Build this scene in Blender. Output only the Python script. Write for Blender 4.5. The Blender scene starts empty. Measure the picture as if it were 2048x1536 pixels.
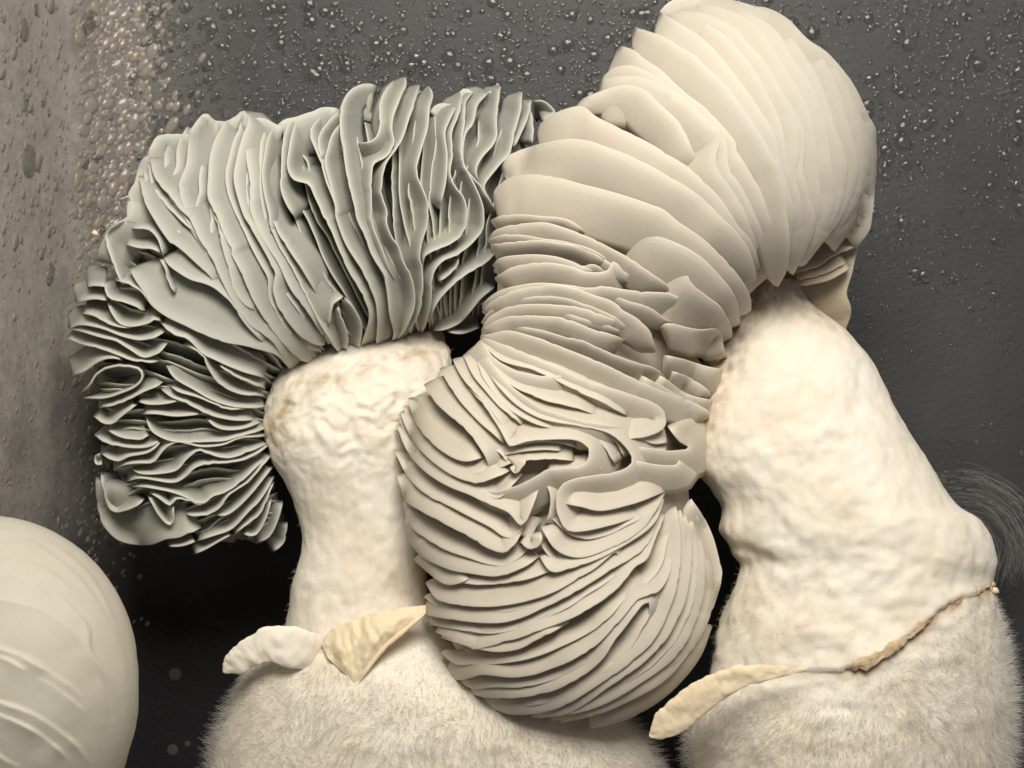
import bpy, math, random
import numpy as np
random.seed(7); RNG = np.random.default_rng(11)

# ------------------------------------------------------------------ units, camera, light
S = 6.25e-5            # metres per design unit (about 0.06 mm)
DIST = 3600.0          # camera distance from the plane through the mushrooms, design units
FLOOR = 1800.0         # design height of the substrate

def P(a):
    """design (x right, y down, d towards the viewer) -> world metres"""
    a = np.asarray(a, float); f = (DIST - a[..., 2]) / DIST
    return np.stack([(a[..., 0]-1024)*f, -a[..., 2], (768-a[..., 1])*f + (FLOOR-768)], -1) * S

sc = bpy.context.scene
cam_d = bpy.data.cameras.new('camera'); cam = bpy.data.objects.new('camera', cam_d)
sc.collection.objects.link(cam); sc.camera = cam
cam_d.sensor_fit = 'HORIZONTAL'; cam_d.sensor_width = 36.0; cam_d.lens = 36.0*DIST/2048.0
cam_d.dof.use_dof = True; cam_d.dof.focus_distance = (DIST-60)*S; cam_d.dof.aperture_fstop = 42
cam_d.clip_start = 0.005; cam_d.clip_end = 20
cam.location = (0, -DIST*S, (FLOOR-768)*S); cam.rotation_euler = (math.radians(90), 0, 0)

world = bpy.data.worlds.new('World'); sc.world = world; world.use_nodes = True
bg = world.node_tree.nodes['Background']
bg.inputs[0].default_value = (0.96, 0.97, 1.0, 1); bg.inputs[1].default_value = 0.19

def area(name, loc, target, size, power, color, size_y=None):
    l = bpy.data.lights.new(name, 'AREA'); l.energy = power; l.color = color; l.size = size
    if size_y: l.shape = 'RECTANGLE'; l.size_y = size_y
    o = bpy.data.objects.new(name, l); sc.collection.objects.link(o); o.location = loc
    v = np.array(target) - np.array(loc)
    from mathutils import Vector
    o.rotation_euler = Vector(v).to_track_quat('-Z', 'Y').to_euler()
    return o
area('overhead_lamp', (0.02, -0.25, 0.25), (0.0, 0.0, 0.06), 0.15, 1.30, (1.0, 0.948, 0.868), 0.13)
sc.view_settings.view_transform = 'Standard'; sc.view_settings.look = 'None'
sc.view_settings.exposure = 0.0; sc.view_settings.gamma = 1.0
sc.cycles.max_bounces = 7; sc.cycles.diffuse_bounces = 6

# ------------------------------------------------------------------ materials
def mat(name):
    m = bpy.data.materials.new(name); m.use_nodes = True
    nt = m.node_tree; b = nt.nodes['Principled BSDF']
    return m, nt, b
def N(nt, t, **kw):
    n = nt.nodes.new(t)
    for k, v in kw.items():
        if k in n.inputs: n.inputs[k].default_value = v
        else: setattr(n, k, v)
    return n
def ramp(nt, fac, stops):
    r = nt.nodes.new('ShaderNodeValToRGB'); e = r.color_ramp.elements
    while len(e) < len(stops): e.new(0.5)
    for i, (p, c) in enumerate(stops):
        e[i].position = p; e[i].color = (*c, 1)
    nt.links.new(fac, r.inputs[0]); return r.outputs[0]
def mixc(nt, fac, a, b):
    m = nt.nodes.new('ShaderNodeMix'); m.data_type = 'RGBA'
    L = nt.links.new
    for s, v in ((0, fac), (6, a), (7, b)):
        if hasattr(v, 'links'): L(v, m.inputs[s])
        else: m.inputs[s].default_value = v if s == 0 else (*v, 1)
    return m.outputs[2]
def noise(nt, scale, detail=4, rough=0.55):
    tc = nt.nodes.get('TC') or nt.nodes.new('ShaderNodeTexCoord'); tc.name = 'TC'
    g = nt.nodes.get('GEO') or nt.nodes.new('ShaderNodeNewGeometry'); g.name = 'GEO'
    n = nt.nodes.new('ShaderNodeTexNoise'); n.inputs['Scale'].default_value = scale
    n.inputs['Detail'].default_value = detail; n.inputs['Roughness'].default_value = rough
    nt.links.new(g.outputs['Position'], n.inputs['Vector']); return n.outputs[0]
def bump(nt, b, h, strength, dist):
    n = nt.nodes.new('ShaderNodeBump'); n.inputs['Strength'].default_value = strength
    n.inputs['Distance'].default_value = dist
    nt.links.new(h, n.inputs['Height']); nt.links.new(n.outputs[0], b.inputs['Normal'])

def gill_mat(name, flank, flank2, rim, sss=0.25, tint=(0.5, 0.42, 0.34)):
    m, nt, b = mat(name)
    at = N(nt, 'ShaderNodeAttribute'); at.attribute_name = 'edge'
    c1 = mixc(nt, noise(nt, 260, 3), flank, flank2)
    pk = ramp(nt, noise(nt, 95, 4, 0.6), [(0.50, (0, 0, 0)), (0.72, (0.55, 0.55, 0.55))])
    c1 = mixc(nt, pk, c1, tint)
    oi = nt.nodes.new('ShaderNodeObjectInfo'); rm_ = nt.nodes.new('ShaderNodeMath'); rm_.operation = 'MULTIPLY'; rm_.inputs[1].default_value = 0.45
    nt.links.new(oi.outputs['Random'], rm_.inputs[0])
    c1 = mixc(nt, rm_.outputs[0], c1, tuple(x*0.82 for x in flank))
    fl = ramp(nt, noise(nt, 1900, 2), [(0.66, (0, 0, 0)), (0.74, (0.35, 0.35, 0.35))])
    c1 = mixc(nt, fl, c1, tuple(x*0.72 for x in flank))
    c2 = mixc(nt, at.outputs['Fac'], c1, rim)
    nt.links.new(c2, b.inputs['Base Color'])
    b.inputs['Roughness'].default_value = 0.62; b.inputs['Specular IOR Level'].default_value = 0.25
    b.inputs['Subsurface Weight'].default_value = sss
    b.inputs['Subsurface Radius'].default_value = (1, 0.75, 0.5); b.inputs['Subsurface Scale'].default_value = 0.0006
    bump(nt, b, noise(nt, 1800, 4, 0.65), 0.22, 0.00012)
    return m
M_GREY = gill_mat('grey_gill', (0.31, 0.312, 0.268), (0.385, 0.382, 0.322), (0.56, 0.555, 0.48), 0.1, (0.25, 0.262, 0.245))
M_CREAM = gill_mat('cream_gill', (0.545, 0.485, 0.39), (0.60, 0.54, 0.445), (0.65, 0.59, 0.49), 0.3, (0.52, 0.455, 0.36))
M_PALE = gill_mat('pale_gill', (0.56, 0.525, 0.43), (0.61, 0.575, 0.475), (0.64, 0.60, 0.49), 0.3, (0.53, 0.48, 0.38))
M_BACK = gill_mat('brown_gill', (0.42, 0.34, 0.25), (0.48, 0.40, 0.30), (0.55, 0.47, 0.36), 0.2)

def stem_mat():
    m, nt, b = mat('cottony_stem')
    at = N(nt, 'ShaderNodeAttribute'); at.attribute_name = 'stain_shade'
    base = ramp(nt, noise(nt, 130, 5), [(0.35, (0.74, 0.665, 0.54)), (0.55, (0.80, 0.74, 0.63)), (0.75, (0.83, 0.785, 0.69))])
    spots = ramp(nt, noise(nt, 420, 4), [(0.60, (0, 0, 0)), (0.74, (1, 1, 1))])
    sp = nt.nodes.new('ShaderNodeMath'); sp.operation = 'MULTIPLY'; sp.inputs[1].default_value = 0.16
    nt.links.new(spots, sp.inputs[0])
    c = mixc(nt, sp.outputs[0], base, (0.50, 0.45, 0.38))
    c = mixc(nt, at.outputs['Fac'], c, (0.42, 0.29, 0.17))
    nt.links.new(c, b.inputs['Base Color'])
    b.inputs['Roughness'].default_value = 0.85; b.inputs['Specular IOR Level'].default_value = 0.15
    b.inputs['Subsurface Weight'].default_value = 0.35; b.inputs['Subsurface Scale'].default_value = 0.0009
    b.inputs['Subsurface Radius'].default_value = (1, 0.75, 0.5)
    ad = nt.nodes.new('ShaderNodeMath'); ad.operation = 'ADD'
    nt.links.new(noise(nt, 900, 5, 0.65), ad.inputs[0]); nt.links.new(noise(nt, 330, 4), ad.inputs[1])
    bump(nt, b, ad.outputs[0], 0.30, 0.0003)
    return m
M_STEM = stem_mat()
def plain(name, c1, c2, rough=0.7, scale=400, sss=0.2, bstr=0.2):
    m, nt, b = mat(name)
    nt.links.new(mixc(nt, noise(nt, scale, 4), c1, c2), b.inputs['Base Color'])
    b.inputs['Roughness'].default_value = rough; b.inputs['Specular IOR Level'].default_value = 0.2
    b.inputs['Subsurface Weight'].default_value = sss; b.inputs['Subsurface Scale'].default_value = 0.0008
    b.inputs['Subsurface Radius'].default_value = (1, 0.75, 0.5)
    bump(nt, b, noise(nt, scale*3, 4), bstr, 0.0002)
    return m
M_RING = plain('veil_remnant', (0.74, 0.59, 0.37), (0.84, 0.73, 0.54), 0.6, 300)
M_RINGPALE = plain('pale_veil', (0.82, 0.75, 0.62), (0.86, 0.80, 0.68), 0.7, 300)
M_SCAR = plain('brown_seam', (0.36, 0.22, 0.09), (0.78, 0.64, 0.44), 0.7, 1100)
def fuzz_mat():
    m = bpy.data.materials.new('white_fuzz'); m.use_nodes = True; nt = m.node_tree; nt.nodes.remove(nt.nodes['Principled BSDF'])
    a = nt.nodes.new('ShaderNodeBsdfDiffuse'); b = nt.nodes.new('ShaderNodeBsdfTranslucent'); x = nt.nodes.new('ShaderNodeMixShader')
    c = mixc(nt, noise(nt, 200, 3), (0.86, 0.83, 0.78), (0.91, 0.88, 0.83))
    for q in (a, b): nt.links.new(c, q.inputs[0])
    x.inputs[0].default_value = 0.5; nt.links.new(a.outputs[0], x.inputs[1]); nt.links.new(b.outputs[0], x.inputs[2])
    nt.links.new(x.outputs[0], nt.nodes['Material Output'].inputs[0]); return m
M_FUZZ = fuzz_mat()
M_BFUZZ = plain('brown_fuzz', (0.46, 0.36, 0.25), (0.66, 0.57, 0.45), 0.9, 600, 0.0, 0.0)
M_REFLECT = plain('reflection_grey', (0.16, 0.15, 0.145), (0.24, 0.23, 0.22), 0.9, 600, 0.0, 0.0)
M_SPOT = plain('dull_spot', (0.035, 0.032, 0.032), (0.075, 0.068, 0.066), 0.9, 500, 0.0, 0.0)
M_SOIL = plain('dark_substrate', (0.02, 0.016, 0.014), (0.06, 0.045, 0.035), 0.95, 300, 0.0, 0.5)

def wall_mat():
    m, nt, b = mat('dark_tub_plastic')
    n1 = noise(nt, 55, 5, 0.6)
    c = ramp(nt, n1, [(0.30, (0.036, 0.0365, 0.036)), (0.55, (0.045, 0.0455, 0.044)), (0.75, (0.054, 0.0545, 0.053))])
    at = N(nt, 'ShaderNodeAttribute'); at.attribute_name = 'fog_and_light'
    su = nt.nodes.new('ShaderNodeMath'); su.operation = 'MULTIPLY_ADD'; su.inputs[1].default_value = 1.3; su.inputs[2].default_value = 0.33
    nt.links.new(noise(nt, 170, 6, 0.65), su.inputs[0])
    fo = nt.nodes.new('ShaderNodeMath'); fo.operation = 'MULTIPLY'; fo.use_clamp = True
    nt.links.new(at.outputs['Fac'], fo.inputs[0]); nt.links.new(su.outputs[0], fo.inputs[1])
    lit_film = ramp(nt, noise(nt, 700, 5, 0.7), [(0.35, (0.35, 0.322, 0.285)), (0.65, (0.47, 0.435, 0.385))])  # beige condensation that also carries light painted onto the left wall
    c = mixc(nt, fo.outputs[0], c, lit_film)
    ba = N(nt, 'ShaderNodeAttribute'); ba.attribute_name = 'low_shade'
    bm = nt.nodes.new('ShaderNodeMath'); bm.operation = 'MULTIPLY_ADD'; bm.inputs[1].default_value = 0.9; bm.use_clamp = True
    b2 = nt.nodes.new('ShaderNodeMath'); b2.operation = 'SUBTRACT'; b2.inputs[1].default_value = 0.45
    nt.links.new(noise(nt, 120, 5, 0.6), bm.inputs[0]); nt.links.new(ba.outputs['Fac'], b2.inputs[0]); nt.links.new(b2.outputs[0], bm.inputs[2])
    c = mixc(nt, bm.outputs[0], c, (0.013, 0.0125, 0.014))  # near-black lower left: shade painted into the wall colour
    nt.links.new(c, b.inputs['Base Color'])
    b.inputs['Roughness'].default_value = 0.42; b.inputs['Specular IOR Level'].default_value = 0.3
    bump(nt, b, noise(nt, 1500, 5, 0.7), 0.5, 0.0002)
    return m
M_WALL = wall_mat()
def water(name, opaque, col):
    m, nt, b = mat(name)
    b.inputs['Base Color'].default_value = (*col, 1); b.inputs['Roughness'].default_value = 0.06
    b.inputs['IOR'].default_value = 1.33; b.inputs['Transmission Weight'].default_value = 1.0-opaque
    b.inputs['Specular IOR Level'].default_value = 0.7
    return m
M_WATER = water('clear_droplet', 0.04, (0.75, 0.75, 0.73))
M_REFR_TINT = water('refraction_tint_droplet', 0.55, (0.42, 0.37, 0.31))  # beige body colour paints in light refracted from the pale wall

# ------------------------------------------------------------------ helpers
def tag(o, **k):
    for a, v in k.items(): o[a] = v
    return o
def empty(name, loc, **k):
    o = bpy.data.objects.new(name, None); sc.collection.objects.link(o); o.location = loc
    o.empty_display_size = 0.01
    return tag(o, **k)
def mesh_obj(name, V, F, m, parent=None, attrs=None, smooth=True, F3=None):
    """V in world metres (n,3); F quads (k,4) ; F3 triangles"""
    me = bpy.data.meshes.new(name); V = np.asarray(V, np.float32)
    if parent is not None: V = V - np.array(world_loc(parent), np.float32)
    F = np.asarray(F if F is not None else np.zeros((0, 4)), np.int32).reshape(-1, 4)
    T = np.asarray(F3 if F3 is not None else np.zeros((0, 3)), np.int32).reshape(-1, 3)
    me.vertices.add(len(V)); me.vertices.foreach_set('co', V.ravel())
    loops = np.concatenate([F.ravel(), T.ravel()]); me.loops.add(len(loops)); me.loops.foreach_set('vertex_index', loops)
    npoly = len(F)+len(T); me.polygons.add(npoly)
    tot = np.concatenate([np.full(len(F), 4), np.full(len(T), 3)]).astype(np.int32)
    st = np.concatenate([[0], np.cumsum(tot)[:-1]]).astype(np.int32)
    me.polygons.foreach_set('loop_start', st)
    me.polygons.foreach_set('use_smooth', np.full(npoly, smooth))
    for k, a in (attrs or {}).items():
        at = me.attributes.new(k, 'FLOAT', 'POINT'); at.data.foreach_set('value', np.asarray(a, np.float32).ravel())
    me.update(calc_edges=True); me.validate()
    me.materials.append(m)
    o = bpy.data.objects.new(name, me); sc.collection.objects.link(o)
    if parent is not None: o.parent = parent
    return o
def world_loc(o):
    p = np.zeros(3)
    while o is not None:
        p += np.array(o.location); o = o.parent
    return p

def _hash(ix, iy, iz):
    n = (ix*374761393 + iy*668265263 + iz*2147483647) & 0xffffffff
    n = ((n ^ (n >> 13))*1274126177) & 0xffffffff
    return ((n ^ (n >> 16)) & 0xffff)/65535.0
def vnoise(p):
    p = np.asarray(p, float); i = np.floor(p).astype(np.int64); f = p-i; f = f*f*(3-2*f)
    r = 0
    for a in (0, 1):
        for b in (0, 1):
            for c in (0, 1):
                w = (f[..., 0] if a else 1-f[..., 0])*(f[..., 1] if b else 1-f[..., 1])*(f[..., 2] if c else 1-f[..., 2])
                r = r + w*_hash(i[..., 0]+a, i[..., 1]+b, i[..., 2]+c)
    return r*2-1
def fbm(p, o=4, g=0.5):
    r = 0; a = 1.0; q = np.asarray(p, float)
    for k in range(o):
        r = r + a*vnoise(q + 17.3*k); q = q*2.03; a *= g
    return r
def spline(pts, n):
    """Catmull-Rom through pts, resampled evenly by arc length"""
    p = np.asarray(pts, float)
    q = np.vstack([2*p[0]-p[1], p, 2*p[-1]-p[-2]]); out = []
    for i in range(1, len(q)-2):
        t = np.linspace(0, 1, 14, endpoint=False)[:, None]
        a, b, c, d = q[i-1], q[i], q[i+1], q[i+2]
        out.append(0.5*(2*b + (c-a)*t + (2*a-5*b+4*c-d)*t*t + (3*b-a-3*c+d)*t**3))
    out = np.vstack(out+[p[-1:]])
    s = np.concatenate([[0], np.cumsum(np.linalg.norm(np.diff(out, axis=0), axis=1))])
    u = np.linspace(0, s[-1], n)
    return np.stack([np.interp(u, s, out[:, k]) for k in range(p.shape[1])], -1), s[-1]
def sm(a, k):
    if k < 1: return a
    w = np.ones(2*k+1)/(2*k+1); b = np.pad(a, ((k, k), (0, 0)), 'edge')
    return np.stack([np.convolve(b[:, j], w, 'valid') for j in range(a.shape[1])], -1)

# form of a cap: a chain of rounded lobes (x, y, radius, centre depth, flatness)
def depth_fn(blobs, T=14.0):
    B = np.array(blobs, float)
    def fn(x, y):
        x = np.asarray(x, float)[..., None]; y = np.asarray(y, float)[..., None]
        r = np.hypot(x-B[:, 0], y-B[:, 1]); q = 1-(r/B[:, 2])**2
        v = np.where(q > 0, B[:, 3] + B[:, 4]*B[:, 2]*np.sqrt(np.maximum(q, 0)), B[:, 3]-0.7*(r-B[:, 2]))
        m = v.max(-1, keepdims=True)
        return (m[..., 0] + T*np.log(np.exp((v-m)/T).sum(-1)))
    return fn
def inside(blobs, x, y, sh):
    B = np.array(blobs, float)
    return ((np.hypot(x[..., None]-B[:, 0], y[..., None]-B[:, 1]) < B[:, 2]-sh).any(-1))

def cap_body(name, blobs, m, parent, sink, shrink, back=0.55, step=9, relief=None):
    fn = depth_fn(blobs); B = np.array(blobs)
    xs = np.arange(B[:, 0].min()-B[:, 2].max(), B[:, 0].max()+B[:, 2].max(), step)
    ys = np.arange(B[:, 1].min()-B[:, 2].max(), B[:, 1].max()+B[:, 2].max(), step)
    X, Y = np.meshgrid(xs, ys); I = inside(blobs, X, Y, shrink)
    Bs = B.copy(); Bs[:, 2] -= shrink; fs = depth_fn(Bs)
    d = fs(X, Y) - sink; c = B[:, 3].mean()
    d0 = d.copy()
    if relief is not None: d = d + relief(X, Y)
    db = 2*(c-sink) - d*1.0; db = c - sink - (d0-(c-sink))*back - 12
    idx = -np.ones(X.shape, int); idx[I] = np.arange(I.sum()); n = I.sum()
    V = np.concatenate([np.stack([X[I], Y[I], d[I]], -1), np.stack([X[I], Y[I], db[I]], -1)])
    q = np.stack([idx[:-1, :-1], idx[1:, :-1], idx[1:, 1:], idx[:-1, 1:]], -1).reshape(-1, 4)
    q = q[(q >= 0).all(1)]
    F = [q, q[:, ::-1]+n]
    E = np.concatenate([q[:, [0, 1]], q[:, [1, 2]], q[:, [2, 3]], q[:, [3, 0]]])
    es = {tuple(e) for e in E}
    side = [(a, a+n, b+n, b) for a, b in es if (b, a) not in es]
    F.append(np.array(side)); F = np.concatenate(F)
    nb = {}
    for a, b in es:
        if (b, a) not in es: nb.setdefault(a, []).append(b); nb.setdefault(b, []).append(a)
    ks = np.array([k for k in nb if len(nb[k]) == 2]); na_ = np.array([nb[k] for k in ks])
    for _ in range(14):
        q2 = V.copy(); q2[ks] = V[ks]*0.4+V[na_].mean(1)*0.6; V = q2
    V[ks+n, :2] = V[ks, :2]
    return mesh_obj(name, P(V), F, m, parent, {'edge': np.zeros(2*n)})

def gill(parent, path, fn, s=1, L=60, h=50, t=8, m=None, lift=0.0, lean=None, taper=(0.12, 0.12), endsink=0.5,
         curl=0.0, bow=0.8, wob=1.5, name='gill', nv=7, rimw=0.25, localk=0.5, follow=0.9, dive=(0.0, 0.0), smk=8, tp=0.6):
    n = 14 + int(min(46, len(path)*4)); E, ln = spline(path, n)
    n = max(12, min(64, int(ln/9))); E, ln = spline(path, n)
    u = np.linspace(0, 1, n)
    tn = np.gradient(sm(E, max(2, n//smk)), axis=0); tn /= np.linalg.norm(tn, axis=1, keepdims=True)+1e-9
    tl = np.gradient(E, axis=0); tl /= np.linalg.norm(tl, axis=1, keepdims=True)+1e-9
    tn = tn*(1-localk)+tl*localk; tn /= np.linalg.norm(tn, axis=1, keepdims=True)+1e-9
    if lean is None: ld = np.stack([-tn[:, 1], tn[:, 0]], -1)*s
    else: ld = np.tile(np.array(lean, float)/np.hypot(*lean), (n, 1))
    env = np.ones(n)
    if taper[0] > 0: env = np.minimum(env, (1-(1-np.clip(u/taper[0], 0, 1))**2)**tp)
    if taper[1] > 0: env = np.minimum(env, (1-(1-np.clip((1-u)/taper[1], 0, 1))**2)**tp)
    Le = L*(0.10+0.90*env); he = h*(0.35+0.65*env)
    ed = fn(E[:, 0], E[:, 1]) + lift - h*endsink*(1-env) - (1-env)*np.where(u < 0.5, dive[0], dive[1])
    ph = random.random()*50
    nick = np.clip(vnoise(np.stack([u*ln/7+ph, u*0+9, u*0], -1))-0.45, 0, 1)*t*0.9*env
    E = E + ld*nick[:, None] + ld*(wob*vnoise(np.stack([u*ln/38+ph, u*0, u*0], -1)))[:, None]
    ed = ed + wob*2.0*vnoise(np.stack([u*ln/55+ph, u*0+3, u*0], -1))
    v = np.linspace(0, 1, nv)
    pos = np.zeros((n, nv, 3))
    off = v[None, :]*Le[:, None]
    pos[:, :, 0] = E[:, None, 0] + ld[:, None, 0]*off
    pos[:, :, 1] = E[:, None, 1] + ld[:, None, 1]*off
    wav = fbm(np.stack([u[:, None]*ln/70+ph+v*0, v[None]*1.2+u[:, None]*0, v[None]*0+u[:, None]*0+ph], -1), 2)
    base = fn(pos[:, :, 0], pos[:, :, 1]); fol = follow*(base - base[:, :1])
    fol = np.maximum(fol, -1.6*off)
    pos[:, :, 2] = ed[:, None] + fol - he[:, None]*(v[None, :]**bow) + curl*np.sin(v*math.pi)[None]*env[:, None] + wav*wob*1.6*v[None]
    du = np.gradient(pos, axis=0); dv = np.gradient(pos, axis=1)
    nr = np.cross(du, dv); nr /= np.linalg.norm(nr, axis=2, keepdims=True)+1e-9
    nr *= np.where(nr[:, :, 2:3].mean() < 0, -1, 1)
    th = t*(0.35+0.65*env)[:, None]*(0.75+0.35*v[None])*0.5
    fr = pos + nr*th[..., None]; bk = pos - nr*th[..., None]
    d0 = pos[:, 0]-pos[:, 1]; d0 /= np.linalg.norm(d0, axis=1, keepdims=True)+1e-9
    rim = pos[:, 0] + d0*(th[:, :1]*1.0)
    rf = pos[:, 0] + d0*th[:, :1]*0.7 + nr[:, 0]*th[:, :1]*0.7
    rb = pos[:, 0] + d0*th[:, :1]*0.7 - nr[:, 0]*th[:, :1]*0.7
    ring = np.concatenate([fr[:, ::-1], rf[:, None], rim[:, None], rb[:, None], bk], 1)   # n, 2nv+3, 3
    M = ring.shape[1]
    ev = np.clip(1-v/rimw, 0, 1)
    ea = np.concatenate([ev[::-1], [1, 1, 1], ev]); ea = np.tile(ea, n)
    a = np.arange(n-1)[:, None]*M + np.arange(M)[None]; b = np.arange(n-1)[:, None]*M + (np.arange(M)[None]+1) % M
    F = np.stack([a, b, b+M, a+M], -1).reshape(-1, 4)
    caps = []
    for base in (0, (n-1)*M):
        for i in range(nv+1):
            c = [base+i, base+i+1, base+M-2-i, base+M-1-i]
            if len(set(c)) == 4: caps.append(c if base else c[::-1])
    F = np.concatenate([F, np.array(caps)])
    V = ring.reshape(-1, 3)
    return mesh_obj(name, P(V), F, m, parent, {'edge': ea})

# tracing frames: (x0, y0, scale) of detail studies of the photograph
FR = {'A': (230, 210, 5.12), 'B': (500, 150, 5.12), 'C': (750, 150, 5.12), 'D': (230, 450, 5.12), 'E': (500, 430, 5.12),
      'F': (700, 400, 5.12), 'G': (130, 560, 5.12), 'H': (180, 820, 5.12), 'I': (960, 120, 5.12), 'J': (1180, 0, 5.12),
      'K': (1400, 0, 5.12), 'L': (1380, 300, 5.12), 'M': (960, 380, 5.12), 'N': (1160, 420, 5.12), 'O': (0, 1000, 5.12),
      'Q': (0, 1236, 5.12), 'X': (750, 500, 2.56), 'Y': (750, 900, 2.56), 'Z': (100, 130, 2.048), 'W': (0, 0, 1.0)}
def path(text):
    """'A 250,720 270,860 D 600,190' -> design points"""
    out = []; f = FR['W']
    for w in text.split():
        if w in FR: f = FR[w]
        else:
            a, b = w.split(','); out.append((f[0]+float(a)/f[2], f[1]+float(b)/f[2]))
    return out

# ------------------------------------------------------------------ setting: tub wall, substrate
WD = -520.0
def _profile():
    prof = [(x, WD) for x in np.linspace(3400, 190, 150)]; cx, r = 190, 175
    for a in np.linspace(0, math.radians(78), 30)[1:]: prof.append((cx-r*math.sin(a), WD+r*(1-math.cos(a))))
    x0, d0 = prof[-1]; dx, dd = -math.cos(math.radians(78)), math.sin(math.radians(78))
    for k in np.linspace(20, 1700, 60): prof.append((x0+dx*k, d0+dd*k))
    return np.array(prof)
PROF = _profile()
PPX = (PROF[:, 0]-1024)*DIST/(DIST-PROF[:, 1])+1024      # where each wall line stands as seen from the front
PMIN = int(np.argmin(PPX))
def build_tub():
    # back wall that turns forward at the left through a rounded corner
    ys = np.linspace(-1700, 1810, 150); prof = PROF
    n, k = len(prof), len(ys)
    X = np.repeat(prof[:, 0][:, None], k, 1); D = np.repeat(prof[:, 1][:, None], k, 1); Yy = np.repeat(ys[None], n, 0)
    # wall coordinates are plain (no lens correction): design units about the image centre
    V = np.stack([(X-1024), -D, FLOOR-Yy], -1)*S
    idx = np.arange(n*k).reshape(n, k)
    F = np.stack([idx[:-1, :-1], idx[1:, :-1], idx[1:, 1:], idx[:-1, 1:]], -1).reshape(-1, 4)
    fog_and_light = np.interp(X, [10, 30, 70, 140, 420], [1.15, 0.85, 0.42, 0.22, 0.0])
    fog_and_light = fog_and_light*np.clip((1750-Yy)/1250, 0.2, 1)  # thins downward: the falloff of the light painted into the colour
    return mesh_obj('tub_wall', V.reshape(-1, 3), F, M_WALL, None, {'fog_and_light': fog_and_light.ravel(), 'low_shade': (np.clip((Yy-1040)/330, 0, 1)*np.clip((1500-X)/300, 0, 1)*1.1).ravel()})
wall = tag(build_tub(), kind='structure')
fl = np.array([(-2200, 600, 0), (2600, 600, 0), (2600, -2400, 0), (-2200, -2400, 0)], float)*S
gx, gy = np.meshgrid(np.linspace(-1400, 2400, 90), np.linspace(-1300, WD*-1+20, 60))
gz = 10*fbm(np.stack([gx/60, gy/60, gx*0], -1), 4)-14
ii = np.arange(gx.size).reshape(gx.shape)
sub = mesh_obj('substrate_ground', np.stack([gx, gy, gz], -1).reshape(-1, 3)*S,
               np.stack([ii[:-1, :-1], ii[:-1, 1:], ii[1:, 1:], ii[1:, :-1]], -1).reshape(-1, 4), M_SOIL)
tag(sub, kind='structure')

# ------------------------------------------------------------------ stems
def stem(name, left, right, parent, flat=0.8, c=0.0, lumps=(60, 9), y0=None, y1=None, stain_shade=None, extra=None, ny=210, na=220, topclose=True, m=None):
    L = np.array(left, float); R = np.array(right, float)
    ya = max(L[0, 1], R[0, 1]); yb = min(L[-1, 1], R[-1, 1])
    ys = np.linspace(ya, yb, ny)
    def ip(Q):
        q, _ = spline(Q, 400); o = np.argsort(q[:, 1]); return np.interp(ys, q[o, 1], q[o, 0])
    xl, xr = ip(L), ip(R)
    hws = (xr-xl)/2; kk = max(3, int(70/((yb-ya)/ny))); hws = np.convolve(np.pad(hws, kk, 'edge'), np.ones(2*kk+1)/(2*kk+1), 'valid')
    c = np.interp(ys, [q[0] for q in c], [q[1] for q in c])[:, None] if isinstance(c, list) else np.full((ny, 1), float(c))
    cxs = (xl+xr)/2; hw = (xr-xl)/2
    cl = np.clip((ys-ya)/90, 0, 1); dome = np.sqrt(1-(1-cl)**2)*0.75+0.25
    th = np.linspace(0, 2*math.pi, na, endpoint=False)
    X = cxs[:, None] + hw[:, None]*np.cos(th)[None]
    D = c + (250*np.tanh(hws*flat/250))[:, None]*dome[:, None]*np.sin(th)[None]
    Y = np.repeat(ys[:, None], na, 1)
    base = np.stack([X, Y, D], -1)
    nx = np.cos(th)[None]*np.ones_like(X); nd = np.sin(th)[None]*np.ones_like(X)
    sc_, amp = lumps
    q = base/sc_
    disp = amp*(fbm(q, 4) + 0.8*np.abs(vnoise(q*1.7+5)) ) + amp*0.35*fbm(q*np.array([5, 3.2, 5]), 3)
    if extra is not None: disp = disp + extra(X, Y, D)
    k = 0.45+0.55*np.abs(nd)
    pts = base + np.stack([nx*disp*0.55, 0*disp, nd*disp*k], -1)
    st = np.zeros_like(X) if stain_shade is None else stain_shade(X, Y, D)
    idx = np.arange(ny*na).reshape(ny, na); nxt = np.roll(idx, -1, 1)
    F = np.stack([idx[:-1], nxt[:-1], nxt[1:], idx[1:]], -1).reshape(-1, 4)
    V = pts.reshape(-1, 3)
    ctr = np.array([[cxs[0], ys[0]-6, c[0, 0]], [cxs[-1], ys[-1], c[-1, 0]]]); n = len(V)
    T = [(n, int(nxt[0, j]), int(idx[0, j])) for j in range(na)] + [(n+1, int(idx[-1, j]), int(nxt[-1, j])) for j in range(na)]
    o = mesh_obj(name, P(np.concatenate([V, ctr])), F, m or M_STEM, parent, {'stain_shade': np.concatenate([st.ravel(), [0, 0]])}, F3=np.array(T))
    return o, pts, np.stack([nx, 0*nx, nd], -1)

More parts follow.
